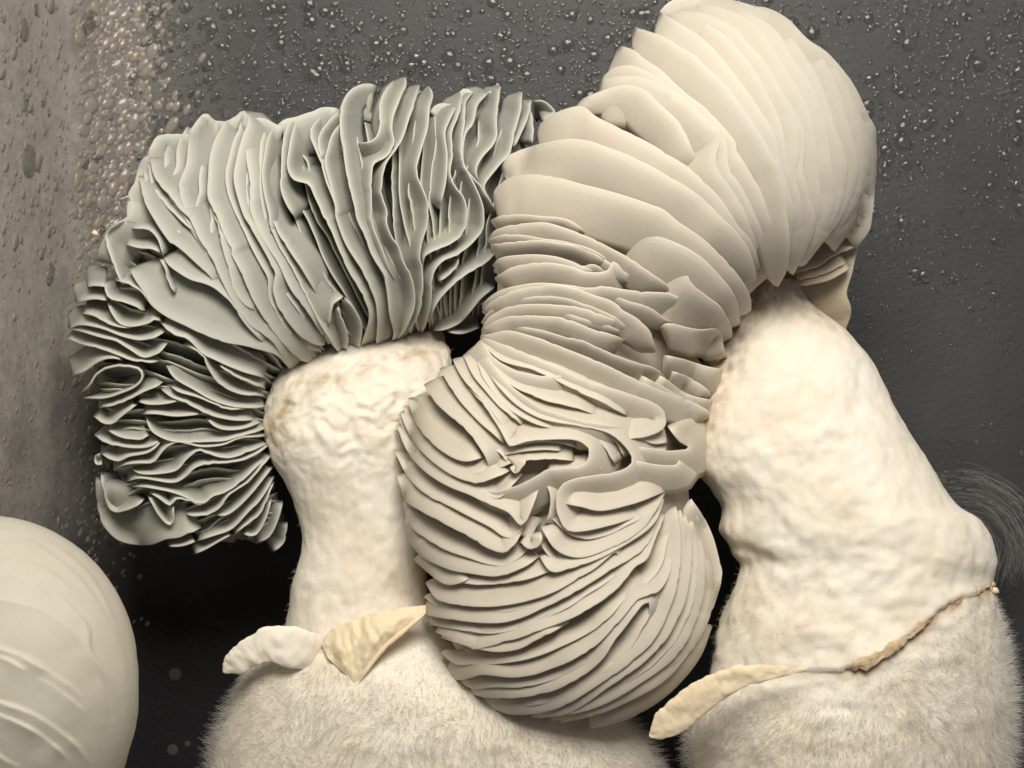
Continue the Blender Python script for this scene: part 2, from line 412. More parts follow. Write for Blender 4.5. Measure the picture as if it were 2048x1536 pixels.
def hairs(name, pts, nrm, parent, count, mask, length, m, rad=0.9, droop=0.25, jit=0.5, swirl=0.5, front=True):
    """fine fibres standing on a stem surface; mask(x,y,d,n)->density 0..1, length(x,y)->design units"""
    ny, na, _ = pts.shape
    i = RNG.integers(0, ny-1, count*3); j = RNG.integers(0, na, count*3); f = RNG.random((count*3, 2))
    j2 = (j+1) % na
    p = (pts[i, j]*(1-f[:, :1])+pts[i+1, j]*f[:, :1])*(1-f[:, 1:]) + (pts[i, j2]*(1-f[:, :1])+pts[i+1, j2]*f[:, :1])*f[:, 1:]
    nn = nrm[i, j]
    # area weighting + facing + mask
    w = np.linalg.norm(pts[i, j2]-pts[i, j], axis=1); w = w/np.percentile(w, 95)
    k = (RNG.random(len(p)) < np.clip(w, 0, 1)*mask(p[:, 0], p[:, 1], p[:, 2])) & (nn[:, 2] > -0.35)
    p = p[k][:count]; nn = nn[k][:count]; n = len(p)
    ln = length(p[:, 0], p[:, 1])*(0.45+0.75*RNG.random(n))
    flow = np.stack([fbm(p/90+3, 2), fbm(p/90+40, 2), 0*p[:, 0]], -1)*swirl
    dr = nn + flow + RNG.normal(0, jit, (n, 3)) + np.array([0, droop, 0]); dr /= np.linalg.norm(dr, axis=1, keepdims=True)
    bend = RNG.normal(0, 0.35, (n, 3)) + np.array([0, droop, 0])
    K = 3; rows = []
    a = np.cross(dr, np.array([0.3, 0.2, 0.9])); a /= np.linalg.norm(a, axis=1, keepdims=True)+1e-9; b = np.cross(dr, a)
    for s in range(K):
        tt = s/(K-1); c0 = p + dr*(ln*tt)[:, None] + bend*(ln*tt*tt*0.5)[:, None]
        r = rad*(1-0.8*tt)
        for q in range(3):
            an = q*2*math.pi/3; rows.append(c0 + (a*math.cos(an)+b*math.sin(an))*r)
    V = np.stack(rows, 1)
    b0 = np.arange(n)[:, None]*3*K; F = []
    for s in range(K-1):
        for q in range(3):
            q2 = (q+1) % 3
            F.append(np.stack([b0[:, 0]+s*3+q, b0[:, 0]+s*3+q2, b0[:, 0]+s*3+3+q2, b0[:, 0]+s*3+3+q], -1))
    o = mesh_obj(name, P(V.reshape(-1, 3)), np.concatenate(F), m, parent)
    return tag(o, kind='stuff')

def tongue(name, pts, parent, m, flat=0.5, na=26, n=46, lump=2.5):
    """fleshy flap: pts (x, y, d, half width)"""
    c, ln = spline(pts, n); tn = np.gradient(c[:, :3], axis=0); tn /= np.linalg.norm(tn, axis=1, keepdims=True)
    sidev = np.stack([-tn[:, 1], tn[:, 0], 0*tn[:, 0]], -1); sidev /= np.linalg.norm(sidev, axis=1, keepdims=True)
    up = np.cross(tn, sidev); up *= np.sign(up[:, 2:3])
    th = np.linspace(0, 2*math.pi, na, endpoint=False)
    u = np.linspace(0, 1, n); e = np.sqrt(np.clip(np.minimum(1, np.minimum(u/0.05, (1-u)/0.10)), 0, 1)); e = np.maximum(e, 0.05)
    w = np.maximum(c[:, 3], 1)*e
    V = c[:, None, :3] + sidev[:, None]*(np.cos(th)[None]*w[:, None])[..., None] + up[:, None]*(np.sin(th)[None]*w[:, None]*flat)[..., None]
    dn = fbm(V/22.0, 3)*lump + lump*0.25*fbm(V/np.array([9.0, 5.0, 9.0]), 2)
    V = V + (sidev[:, None]*np.cos(th)[None, :, None] + up[:, None]*np.sin(th)[None, :, None])*dn[..., None]
    idx = np.arange(n*na).reshape(n, na); nx = np.roll(idx, -1, 1)
    F = np.stack([idx[:-1], nx[:-1], nx[1:], idx[1:]], -1).reshape(-1, 4)
    q = n*na; VV = np.concatenate([V.reshape(-1, 3), c[:1, :3], c[-1:, :3]])
    T = [(q, int(nx[0, j]), int(idx[0, j])) for j in range(na)]+[(q+1, int(idx[-1, j]), int(nx[-1, j])) for j in range(na)]
    return mesh_obj(name, P(VV), F, m, parent, F3=np.array(T))

# ================================================================== LEFT MUSHROOM
LB = [(985, 400, 175, -160, .55), (880, 420, 225, -140, .6), (720, 430, 262, -120, .6), (560, 470, 265, -110, .6), (450, 520, 255, -110, .6),
      (370, 640, 215, -110, .6), (345, 780, 195, -120, .6), (370, 900, 190, -120, .6), (400, 960, 170, -130, .6)]
lfn = depth_fn(LB)
lm = empty('mushroom', P((690, 1795, -40)), label='mushroom with ruffled grey-green gills wrapped over a lumpy white stem',
           category='mushroom', group='mushrooms growing in the tub')
lcap = cap_body('cap', LB, M_GREY, lm, 105, 42)
def GL(txt, s=-1, L=46, h=80, t=6, **k):
    k.setdefault('m', M_GREY)
    return gill(lcap, path(txt), lfn, s=s, L=L, h=h, t=t, **k)
TOPL = [  # rims on the left, flanks running under the next one to the right
 'A 250,720 270,860 310,990 430,1200 560,1400 D 600,190 720,290 870,420 1000,560 1045,630',
 'A 365,520 380,640 430,780 540,910 660,1060 750,1140 800,1220',
 'A 900,95 770,300 740,600 660,800 690,980 760,1140 850,1340 960,1500 D 960,280 1020,370 1060,500 1160,700 1250,860 1400,1030 1600,1180 1700,1330 1830,1500',
 'D 1060,0 1095,200 1160,420 1220,650 1330,810 1470,890',
 'A 1150,150 1060,290 985,500 955,760 965,980 1060,1170 1130,1340 1210,1520 D 1200,300 1290,470 1390,700 1490,890 1600,1060 1720,1200 1900,1370 2040,1420',
 'A 1330,70 1370,180 1310,330 1250,520 1220,720 1250,920 1330,1140 1420,1300 D 1570,340 1600,420 1645,480 1640,560 1625,660 1660,800 1740,950 1850,1080 E 560,1270 680,1330 760,1330',
 'A 1330,345 1345,560 1385,760 1390,1040 1440,1200 1520,1370 E 217,384 280,480 420,760 600,1010 740,1230',
 'A 1640,200 1560,350 1525,560 1515,740 1540,950 1580,1150 1600,1300 E 210,130 290,300 420,520 560,800 720,1110 860,1340 950,1460',
 'B 460,440 380,530 330,750 325,950 320,1150 370,1300 480,1480',
 'B 480,440 420,640 400,780 390,950 450,1070 600,1120 660,1240 720,1370 E 760,20 850,180 930,400 1020,580 1160,830 1220,960 1220,1090 1150,1300 1110,1400',
 'B 740,400 640,520 620,620 680,770 740,920 790,1100 870,1320 E 880,20 930,180 1000,330 1120,520 1200,680 1280,860 1310,1000 1310,1200 1280,1380',
 'B 920,360 760,540 700,680 720,790 750,900',
 'B 930,480 840,620 790,780 770,900 830,1150 890,1400 910,1520',
 'B 1290,110 1150,100 1020,170 930,320 930,560 960,800 1000,1080 1070,1350 E 1100,30 1170,190 1260,420 1370,600 1410,800 1440,1050 1470,1200 1440,1290',
 'B 1470,60 1380,180 1330,330 1330,520 1290,640 1200,690 1110,690']
for i, g in enumerate(TOPL): GL(g, -1, 66 if i < 7 else 44, 44 if i < 7 else 74, 4.5, bow=1.5 if i < 7 else 1.0)
GL('E 225,10 300,200 420,390 540,560 640,720 700,840', -1, 44, 55, 5, lift=4, taper=(0.35, 0.3))
TOPR = [  # rims on the right, flanks running back to the left
 'B 1590,25 1600,110 1530,250 1470,400 1450,560 1470,700 1400,830 1270,900 1240,1000 1240,1200 1245,1400 E 1240,50 1290,220 1380,430 1450,590 1500,690',
 'B 1740,110 1690,300 1600,520 1520,720 1400,880 1360,1000 1340,1200 1400,1400 E 1390,60 1440,200 1530,330 1570,470 1650,640 1690,800 1660,1000 1590,1170 1510,1280',
 'B 1830,120 1870,210 1840,350 1810,560 1760,740 1710,900 1710,1030 1770,1180 1820,1340 F 786,250 740,400 710,580 740,700 740,900 710,1120 620,1360',
 'C 840,310 760,480 715,620 740,850 720,1080 690,1240 660,1370',
 'C 880,180 900,250 850,400 780,600 790,800 760,1000 830,1160 900,1250 940,1400 F 1190,170 1180,300 1100,410 950,480 820,540 760,620 740,720',
 'C 1010,180 930,280 920,480 890,650 890,860 950,1010 1040,1180 1100,1330 F 1370,150 1360,300 1260,430 1120,550 960,620 860,740 835,900 820,1080 790,1220 740,1360',
 'C 1170,180 1060,300 1010,480 930,590 900,760 920,930 1020,1060 1100,1150 1250,1420',
 'C 1290,120 1260,250 1240,480 1250,620 1200,720 1090,840 1030,980 1080,1130',
 'C 1500,175 1490,350 1430,600 1380,800 1250,950 1120,1140 1200,1290',
 'C 1600,260 1570,400 1480,620 1410,770',
 'C 1590,360 1620,560 1610,720',
 'C 1620,270 1740,280 1850,390 1700,480',
 'F 1500,540 1370,660 1180,770 1000,920 880,1080 820,1240',
 'F 1480,890 1350,1000 1230,1140 1120,1260 980,1320 850,1330',
 'F 1330,1310 1150,1360 1000,1350',
 'F 1120,580 1080,690 980,790 900,840',
 'E 970,840 1060,960 1130,1100 1140,1250 1100,1410',
 'E 890,910 940,1040 990,1200 1000,1300 990,1400',
 'E 960,830 880,890 840,960 820,1080 800,1140']
for i, g in enumerate(TOPR): GL(g, 1, 40, 88, 4.5, bow=0.9, lift=-6 if i in (9, 10, 11, 14, 15) else 0)
GL('A 45,965 90,950 140,930', 1, 12, 20, 5)
SIDE = [  # rims below, flanks running up and under
 'D 110,200 250,230 380,240 480,290',
 'D 150,40 330,40 430,130 480,250 500,330',
 'D 460,340 510,430 540,570 600,670 640,700',
 'D 500,330 560,420 660,490 790,560 920,600 1050,660 1180,780 1280,930 1400,1080 1560,1240',
 'D 150,450 210,560 300,680 370,810 520,930 700,1020 900,1110 1150,1200 1400,1250 1650,1330 1830,1500',
 'G 980,430 1100,540 1250,600 1400,740 1540,810 1800,930 2048,1010',
 'G 400,10 450,170 600,220 760,300 830,320',
 'G 440,230 480,330 560,440 680,470 850,440 930,400 1000,440',
 'G 170,345 300,370 420,440 560,480 700,480',
 'G 40,500 150,460 300,480 430,510 600,580 750,610 900,590 1040,520',
 'G 40,500 200,540 400,590 530,620 650,700 800,790 950,750 1060,640',
 'G 20,600 150,650 330,690 520,760 700,830 880,850 980,830',
 'G 70,980 200,930 350,830 480,800 600,830',
 'G 350,1310 550,1260 750,1170 930,1090 1000,1040',
 'G 1220,660 1400,760 1480,920 1600,1070 1800,1160 2048,1190',
 'G 1560,860 1750,980 2048,1120',
 'G 1030,880 1120,1000 1300,1110 1480,1210 1700,1290 1950,1310 2060,1300',
 'G 1070,1080 1180,1150 1400,1210 1640,1310 1850,1330',
 'G 980,1110 1080,1190 1240,1260 1450,1370 1700,1430 1950,1440',
 'G 740,1240 850,1270 1000,1270 1170,1240',
 'G 290,1400 400,1470 500,1460 600,1380 750,1270',
 'G 790,1370 950,1370 1150,1390 1400,1370',
 'H 570,60 620,200 720,270 880,320 1100,330 1400,310 1700,220 1820,180',
 'H 1190,80 1290,170 1400,205 1550,190 1750,130',
 'H 170,210 300,270 500,300 620,260',
 'H 50,250 200,350 400,380 600,370 730,300',
 'H 250,620 350,560 500,540 640,530 740,420 850,340 960,340 1150,370 1350,350 1550,290 1820,270',
 'H 420,590 500,650 700,650 880,620 980,500 1100,420 1200,440 1350,480 1500,470 1820,340',
 'H 380,730 500,700 680,720 870,740 980,680 1080,580 1250,550 1450,530 1650,480 1840,350',
 'H 430,790 600,790 800,830 950,880 1080,950 1180,950 1260,880 1400,830 1600,680 1810,480',
 'H 600,850 700,900 820,980 880,920 1000,930 1130,965 1220,930',
 'H 960,1060 1050,1090 1200,1080 1330,1000 1420,860 1600,750 1860,450',
 'H 1270,1070 1400,1070 1540,970 1700,800 1870,580',
 'H 1090,1340 1250,1290 1450,1210 1600,1060 1750,900 1890,680',
 'H 1460,1280 1600,1180 1750,1040 1880,730',
 'H 1550,1260 1690,1280 1790,1120 1860,900',
 'H 1700,1360 1830,1290 1920,1130 1970,930',
 'H 1870,1450 1980,1350 2020,1150',
 'H 1060,1470 1200,1420 1350,1330 1460,1280',
 'H 110,640 150,850 190,980 270,1050 400,1020 500,960 560,900',
 'H 590,870 640,960 690,1060 770,1160 830,1180 860,1110 850,1020 880,960',
 'H 110,440 200,500 300,520 400,470 600,430 740,310',
 'H 100,440 50,480 60,560 130,570',
 'G 120,240 230,200 320,190 440,210',
 'G 230,70 330,60 420,70',
 'Z 320,625 240,680 235,740 290,890 310,900',
 'D 0,560 120,600 280,690 330,780',
 'H 800,1400 950,1390 1080,1340']
for i, g in enumerate(SIDE):
    GL(g, -1, {3: 75, 4: 100, 5: 46}.get(i, 38), {3: 46, 4: 50, 5: 60}.get(i, 90), 4.5, bow=0.8 if i not in (3, 4) else 1.2)
GL('G 170,1150 250,1080 330,960 480,890 650,890 760,920 790,1000 720,1090 560,1160 400,1210 190,1210', lean=(0.6, -0.8), L=12, h=90)
GL('H 60,690 70,900 120,1120 250,1290 430,1370 620,1370 780,1310 930,1290 1140,1210', -1, 85, 60, 6, bow=1.1)

for a in range(7):
    for f in (0.36, 0.70):
        p_, _ = spline(path(TOPL[a]), 18); q_, _ = spline(path(TOPL[a+1]), 18)
        gill(lcap, [tuple(x) for x in p_*(1-f)+q_*f], lfn, s=-1, L=46, h=50, t=4, m=M_GREY, bow=1.2, lift=-9, wob=2.5, taper=(0.15, 0.2))
for g in ('A 340,640 355,450 440,320 600,300 730,305 780,270', 'A 720,330 800,220 900,95 960,100 1030,165 1130,170',
          'A 1000,200 1180,150 1290,70 1340,75 1380,200 1400,260', 'A 1370,240 1420,160 1490,135 1580,165 1660,210 1750,230',
          'A 1640,230 1740,150 1850,130 1990,80 B 640,380 740,335 860,345 920,360', 'B 910,420 930,320 1020,170 1150,100 1260,105 1300,130',
          'C 560,400 590,340 680,295 800,300 840,310', 'C 850,320 890,250 870,180 930,140 1000,180 1100,185 1250,160',
          'A 130,1250 140,920 200,800 260,600 350,500', 'Z 190,800 235,690 320,620 330,540'):
    GL(g, 1, 80, 50, 4, bow=1.2, lift=-48 if g[:5] in ('B 910', 'C 560', 'C 850') else -16, wob=1.0, taper=(0.08, 0.08), localk=0.15)
inn, _ = spline([(960, 640), (880, 665), (800, 690), (700, 715), (610, 755), (565, 820), (548, 900), (560, 990), (578, 1060)], 200)
out, _ = spline([(1085, 235), (960, 205), (850, 190), (700, 215), (480, 255), (330, 300), (265, 420), (195, 580), (160, 690), (170, 790), (210, 900), (215, 1000), (330, 1075), (555, 1085)], 200)
for k in range(62):
    q = int(4+k*192/62); a, b = inn[q], out[q]; nrm_ = np.array([-(b-a)[1], (b-a)[0]]); nrm_ /= np.linalg.norm(nrm_)
    pts = [a+(b-a)*t_+nrm_*(random.uniform(-9, 9)+18*math.sin(t_*math.pi)*(-1 if q < 90 else 1)) for t_ in (0.02, 0.2, 0.4, 0.6, 0.8, 0.93)]
    gill(lcap, pts, lfn, s=1 if q < 70 else -1, L=26, h=62, t=4, m=M_GREY, lift=-44, wob=3.0)
lsL = [(660, 655), (595, 695), (558, 745), (538, 805), (530, 860), (545, 920), (572, 965), (590, 1010), (603, 1070), (598, 1120), (582, 1180), (575, 1235), (560, 1280), (520, 1315), (488, 1350), (462, 1410), (437, 1480), (415, 1560), (395, 1680), (400, 1800)]
lsR = [(880, 655), (900, 720), (880, 800), (860, 900), (845, 1000), (850, 1120), (865, 1220), (910, 1280), (1010, 1330), (1130, 1385), (1240, 1430), (1290, 1480), (1325, 1560), (1360, 1680), (1350, 1800)]
def lstain(X, Y, D):
    q = np.stack([X, Y, D], -1)
    a = np.exp(-((Y-(742-(X-700)*0.28)+(np.minimum(X, 600)-600)*1.3)/26.0)**2)*0.55
    b = np.exp(-(((X-800)/45)**2+((Y-1165)/40)**2))*0.35 + np.exp(-(((X-630)/30)**2+((Y-1200)/35)**2))*0.3
    e = np.exp(-(((X-560)/20)**2+((Y-850)/70)**2))*0.4
    return np.clip((a+b+e)*(0.6+0.8*fbm(q/16, 3)), 0, 0.8)
def lextra(X, Y, D):
    q = np.stack([X, Y, D], -1)
    kn = np.clip(1-np.abs(Y-800)/190, 0, 1)
    return kn*(17*(0.7-np.abs(fbm(q/np.array([34, 26, 34])+0.8*fbm(q/40, 2)[..., None], 2)))+3*fbm(q/13, 2)) - 7*np.exp(-((X-705-10*np.sin(Y/60))/13)**2)*np.clip(1-np.abs(Y-960)/140, 0, 1)
lst, lp, ln_ = stem('stem', lsL, lsR, lm, 0.72, [(655, -235), (705, -180), (780, -130), (870, -100), (1000, -95)], (62, 4.0), stain_shade=lstain, extra=lextra)
hairs('fuzz', lp, ln_, lst, 46000, lambda x, y, d: np.clip((y-1225)/170, 0.0, 1), lambda x, y: 8+22*np.clip((y-1240)/190, 0, 1), M_FUZZ, 0.30, 0.15, 0.3, 0.9)
hairs('short_fuzz', lp, ln_, lst, 4500, lambda x, y, d: np.clip((y-1090)/90, 0.02, 1)*(y < 1330), lambda x, y: 10+0*x, M_FUZZ, 0.32, 0.1)
hairs('brown_fuzz', lp, ln_, lst, 3000, lambda x, y, d: np.clip(lstain(x, y, d)*2.2, 0, 1)*(y < 980), lambda x, y: 8+0*x, M_BFUZZ, 0.4, -0.3)
tongue('veil_flap', [(665, 1318, -10, 22), (625, 1306, 30, 36), (590, 1296, 50, 43), (545, 1290, 50, 38), (500, 1306, 40, 30), (470, 1326, 28, 24), (446, 1345, 18, 10)], lst, M_RINGPALE, 0.26, 34, 90, 3.2)
# folded ring remnant
def sheet(name, c1, c2, parent, m, bulge, t=5, n=40, k=14, lump=3):
    a, _ = spline(c1, n); b, _ = spline(c2, n); v = np.linspace(0, 1, k)
    V = a[:, None]*(1-v)[None, :, None] + b[:, None]*v[None, :, None]
    V[..., 2] += bulge*np.sin(v*math.pi)[None]*np.sin(np.linspace(0, math.pi, n))[:, None] + lump*fbm(V/np.array([16, 34, 30]), 3)
    B = V.copy(); B[..., 2] -= t
    idx = np.arange(n*k).reshape(n, k); q = np.stack([idx[:-1, :-1], idx[1:, :-1], idx[1:, 1:], idx[:-1, 1:]], -1).reshape(-1, 4)
    o = n*k; E = np.concatenate([q[:, [0, 1]], q[:, [1, 2]], q[:, [2, 3]], q[:, [3, 0]]]); es = {tuple(e) for e in E}
    side = np.array([(x, x+o, y+o, y) for x, y in es if (y, x) not in es])
    return mesh_obj(name, P(np.concatenate([V.reshape(-1, 3), B.reshape(-1, 3)])), np.concatenate([q, q[:, ::-1]+o, side]), m, parent)
rr = sheet('ring', [(640, 1285, 30), (665, 1258, 40), (710, 1240, 50), (770, 1220, 60), (852, 1210, 55)],
           [(655, 1315, 52), (688, 1347, 68), (718, 1368, 74), (750, 1318, 80), (852, 1226, 66)], lst, M_RING, 20, 5, 70, 30, 6)
tongue('ring_lip', [(716, 1370, 76, 3), (732, 1342, 82, 4), (765, 1300, 83, 5), (805, 1264, 79, 5), (850, 1228, 68, 3)], lst, M_RING, 0.8, 14, 30, 1.5)

# ================================================================== RIGHT MUSHROOM
RB = [(1448, 302, 300, 20, .75), (1330, 400, 290, 40, .7), (1200, 520, 240, 60, .7), (1175, 650, 225, 70, .75), (1103, 878, 276, 60, .75), (1110, 1000, 300, 50, .75), (1140, 1180, 292, 40, .75), (1335, 770, 115, 20, .5), (1330, 890, 100, 15, .5)]
rfn = depth_fn(RB)
rm = empty('mushroom', P((1690, 1795, 0)), label='large mushroom with cream gills in an S-shaped swirl hanging beside its thick white stem',
           category='mushroom', group='mushrooms growing in the tub')
rcap = cap_body('cap', RB, M_CREAM, rm, 44, 28)
def GR(txt, s=1, L=70, h=34, t=8, **k):
    k.setdefault('m', M_CREAM)
    return gill(rcap, path(txt), rfn, s=s, L=L, h=h, t=t, **k)
LOBE_FINE = [
 'J 700,140 780,50 900,-15 1100,-38 1300,-30 1480,8 1650,55 1850,130 2048,250',
 'K 500,60 700,90 900,200 1100,400 1300,540 1480,740 1600,920 1700,1130 1800,1330 1800,1440 L 1910,60 1890,400 1860,700 1830,830 1700,1000',
 'K 380,70 560,160 760,300 860,440 960,620 1080,760 1160,900 1240,1080 1300,1300 L 1460,200 1500,450 1400,780 1250,1060 1130,1200',
 'K 900,330 1010,480 1120,640 1220,830 1310,1050 1380,1280 L 1590,60 1600,250 1570,480 1470,740 1330,960 1160,1190',
 'K 1200,520 1320,700 1420,900 1490,1150 1560,1400 L 1720,150 1690,380 1600,600 1500,770 1380,920 1180,1180',
 'K 1330,620 1460,800 1560,1000 1640,1250 1690,1450 L 1800,150 1780,380 1660,640 1560,780 1400,960',
 'K 1560,1000 1650,1200 1730,1400 L 1850,150 1830,350 1790,560 1660,790 1480,1040',
 'K 200,200 350,310 480,440 640,620 740,760 850,950 1000,1200 1080,1400 L 1150,200 1200,400 1280,700 1240,900 1150,1100 1060,1280',
 'J 800,150 1000,120 1200,150 1340,210 1500,310 1620,440 1750,580 1870,760 1980,960 K 1000,1300 1020,1536 L 1080,250 1130,500 1150,800 1080,1150',
 'J 1050,40 1250,60 1450,120 1620,200 1760,330 1900,520 2000,700 K 1000,900 1120,1150 1180,1400 L 1330,300 1340,600 1290,850 1180,1100',
 'J 720,130 850,200 1000,290 1180,420 1320,560 1460,740 1600,920 1750,1150 1900,1400 L 930,120 1010,400 1060,750 1030,1100',
 'J 1100,200 1250,280 1420,400 1560,560 1700,750 1830,980 1950,1250 L 1000,100 1060,350 1100,700 1060,1050',
 'J 450,280 620,330 780,390 920,480 1080,580 1200,700 1350,830 1480,990 1620,1190 1760,1400 L 830,40 930,200 980,450 1000,700 1020,950 1000,1200 900,1400',
]
for i, g in enumerate(LOBE_FINE): GR(g, 1, 76, 13, 2.6, bow=2.0, lift=-1, wob=0.55, endsink=0.8, localk=0.2, taper=(0.1, 0.22), dive=(2, 26))
LOBE = [
 'J 310,470 450,520 560,610 720,720 860,850 1000,980 1180,1110 1350,1290 1480,1450 L 480,20 600,220 720,420 780,600 880,900 930,1150',
 'J 120,800 250,700 420,680 560,730 700,800 800,900 950,1000 1120,1180 1290,1340 1400,1480 L 400,200 530,400 650,640 750,900 800,1150',
 'J 110,815 350,785 540,800 700,860 850,960 1020,1060 1200,1240 1340,1380 L 260,150 420,400 560,650 660,900 730,1150',
 'I 1050,400 1200,340 1420,270 1560,270 1700,320 1820,440 J 880,1230 980,1380 L 20,0 60,60 105,180 110,240',
 'I 600,800 590,720 680,600 820,530 1040,480 1180,580 1400,690 1600,790 1800,900 2000,1020 L 0,200 150,340 300,500 400,640 500,800 600,900 670,1050 715,1200',
 'I 220,1100 300,980 450,920 650,860 850,820 1080,830 1300,900 1500,970 1700,1070 1900,1180 L 100,480 280,660 450,830 590,1010 660,1200 680,1320',
 'I 135,1400 170,1310 330,1200 560,1180 780,1210 1000,1270 1250,1330 1500,1400 1700,1470 N 850,0 1000,120 1250,300 1400,440 1550,590 1660,740 1740,900 1750,1030',
 'N 340,0 560,120 700,220 880,300 1100,400 1250,500 1400,650 1550,830 1620,1000 1640,1180',
 'N 900,400 1000,500 1080,620 1150,760 1270,870 1420,980 1500,1090 1550,1200 1560,1330']
for i, g in enumerate(LOBE): GR(g, 1, 80 if i == 3 else 110, 38, 4.5, smk=3, lean=(-0.66, 0.75) if i == 3 else None, dive=(4 if i < 7 else 18, 30), bow=1.7, endsink=0.5 if i < 7 else 1.1, wob=0.8, localk=0.1, taper=(0.10 if i < 7 else 0.5, 0.24))
MIDT = [
 'M 110,310 250,270 500,265 800,290 950,340 1080,440',
 'M 80,500 180,400 400,350 650,345 850,390 1080,480 1250,560 1500,690 1700,820 1850,920 1940,1000 1930,1080',
 'M 80,510 250,460 450,470 650,510 900,540 1100,600 1250,680 1330,770',
 'M 110,560 300,540 600,530 900,560 1150,650 1320,770',
 'M 130,770 220,700 420,670 700,680 950,740 1180,850',
 'M 150,900 350,790 650,750 900,780 1100,850 1300,840 1370,740 1480,860 1520,970',
 'M 20,1170 200,1040 450,970 700,960 900,980 1080,1010 1250,990 1450,1020 1700,1050 N 900,860 1020,900 1130,850',
 'M 20,1240 150,1120 400,1030 700,980 950,1010 1150,1080 1350,1150 1500,1260 N 480,1050 620,1140 720,1270 780,1450',
 'M 10,1440 100,1310 300,1200 600,1170 900,1190 1150,1250 1350,1330 1450,1370',
 'M 20,1440 250,1310 500,1290 800,1310 1000,1370 1150,1430 1350,1480 1480,1530',
 'X 540,440 600,430 700,420 850,460 1000,520 1200,600 1400,700 1600,770 1700,820 1710,870',
 'X 545,450 700,500 900,590 1100,680 1300,740 1450,800 1490,860 1470,920 1380,955 1300,975 1310,1050',
 'X 545,460 620,560 750,630 900,650 1000,640',
 'X 540,490 640,640 760,750 900,830 1080,880 1200,900 1290,910',
 'X 1480,540 1600,570 1700,600 1780,610', 'X 1510,620 1600,650 1680,700 1720,740', 'X 1450,640 1600,740 1730,770',
 'X 1360,640 1500,720 1690,820 1710,870', 'X 1320,1080 1430,1100 1540,1105 1560,1060',
 'N 820,1200 900,1170 1100,1210 1250,1230 1400,1220 1450,1290 1460,1400 1510,1500']
for i, g in enumerate(MIDT): GR(g, 1, 34 if i in (0, 2, 3) else 54, 40, 5, bow=1.4, wob=1.2, dive=(6, 10), taper=(0.12, 0.15))
MIDB = [
 'X 530,520 600,650 700,770 850,860 1030,900 1180,930 1280,1000 1320,1080 1260,1130 1100,1160 980,1190 930,1260 940,1360 1000,1440 1150,1420 1300,1380 1400,1320',
 'X 250,690 330,800 470,920 560,1040 590,1130',
 'X 470,700 560,800 660,950 690,1000 800,975 980,965 1070,990 1100,1050 1050,1110 900,1120 830,1160 700,1220 600,1240 530,1190',
 'X 170,760 220,900 330,1020 450,1080 560,1060',
 'X 130,830 200,980 330,1110 500,1190 600,1170 690,1130',
 'X 110,900 190,1060 320,1180 480,1250 560,1290 680,1340 750,1410 800,1330 850,1180',
 'X 690,1110 720,1140 760,1100 770,1060',
 'X 1500,900 1560,980 1610,1015 1500,1030 1320,1010',
 'Y 110,130 150,240 200,290 350,370 480,440 580,500 660,525 720,480 760,400',
 'Y 170,290 155,400 220,520 350,600 500,630 640,645 760,600 840,545',
 'Y 200,560 330,670 410,685 500,650',
 'Y 740,470 800,505 850,470 850,420',
 'Y 850,390 920,500 1000,545 1100,540 1250,480 1370,400 1440,300 1480,230',
 'Y 960,270 1050,290 1150,310 1300,280 1490,210',
 'Y 840,540 900,620 990,610 1200,530 1400,400 1480,270',
 'Y 260,680 330,770 500,800 700,790 900,730 1100,620 1230,520 1240,580 1200,620',
 'Y 240,840 350,860 550,885 700,870 900,790 1100,680 1230,600 1380,500 1460,330',
 'Y 310,930 440,990 520,1020 700,970 900,900 1080,820 1250,700 1330,600 1400,540 1480,330',
 'Y 340,960 560,1025 720,1020 850,960 1000,880',
 'Y 360,1110 400,1170 480,1170 550,1150 720,1160 900,1120 1100,1020 1230,900 1340,770 1450,720 1510,620 1540,430',
 'Y 470,1240 600,1270 800,1260 1000,1190 1150,1080 1250,940 1390,780 1400,860 1380,920',
 'Y 530,1300 700,1350 900,1330 1050,1260 1250,1130 1400,1000 1500,830 1560,600 1560,400 1540,290',
 'Y 800,1370 1000,1340 1200,1210 1380,1080 1500,950 1590,750 1620,500 1590,330',
 'Y 830,1370 1100,1330 1350,1200 1540,1050 1650,850 1690,600 1660,400',
 'Y 950,1400 1200,1330 1450,1200 1600,1050 1700,880 1770,680 1760,560 1700,380 1620,250',
 'Y 1100,1430 1300,1370 1500,1250 1650,1080 1730,900']
for i, g in enumerate(MIDB): GR(g, -1, 64, 48, 4.5, bow=1.3, wob=1.2, dive=(16, 16) if i > 21 else (6, 16) if i > 11 else (4, 4), taper=(0.12, 0.2))
for g in ('X 640,1060 740,1030 860,1020 960,1030', 'X 600,1130 700,1090 820,1070 940,1070 1020,1080', 'X 1090,930 1150,980 1200,1050 1230,1100',
          'X 1130,920 1230,980 1280,1060', 'X 700,1000 820,985 940,985 1030,1010', 'X 880,1150 960,1140 1060,1130 1180,1120', 'X 870,1180 900,1260 890,1360 870,1400',
          'X 560,1010 640,1040 680,1090', 'X 1330,960 1420,990 1500,985', 'X 1330,1040 1420,1060 1500,1060'):
    GR(g, -1, 30, 30, 4, bow=1.2, lift=-15, wob=1.5)
def between(a, b, f=0.5):
    p, _ = spline(path(a), 16); q, _ = spline(path(b), 16)
    return [tuple(x) for x in p*(1-f)+q*f]
for a, b in ((15, 16), (16, 17), (17, 19), (19, 20), (20, 21), (21, 22), (22, 23), (23, 24), (8, 9), (4, 5), (3, 4), (5, 8), (9, 15), (12, 14), (13, 12), (16, 18)):
    gill(rcap, between(MIDB[a], MIDB[b], random.uniform(.4, .6)), rfn, s=-1, L=44, h=44, t=4, m=M_CREAM, bow=1.3, lift=-9, wob=2, taper=(0.25, 0.2))
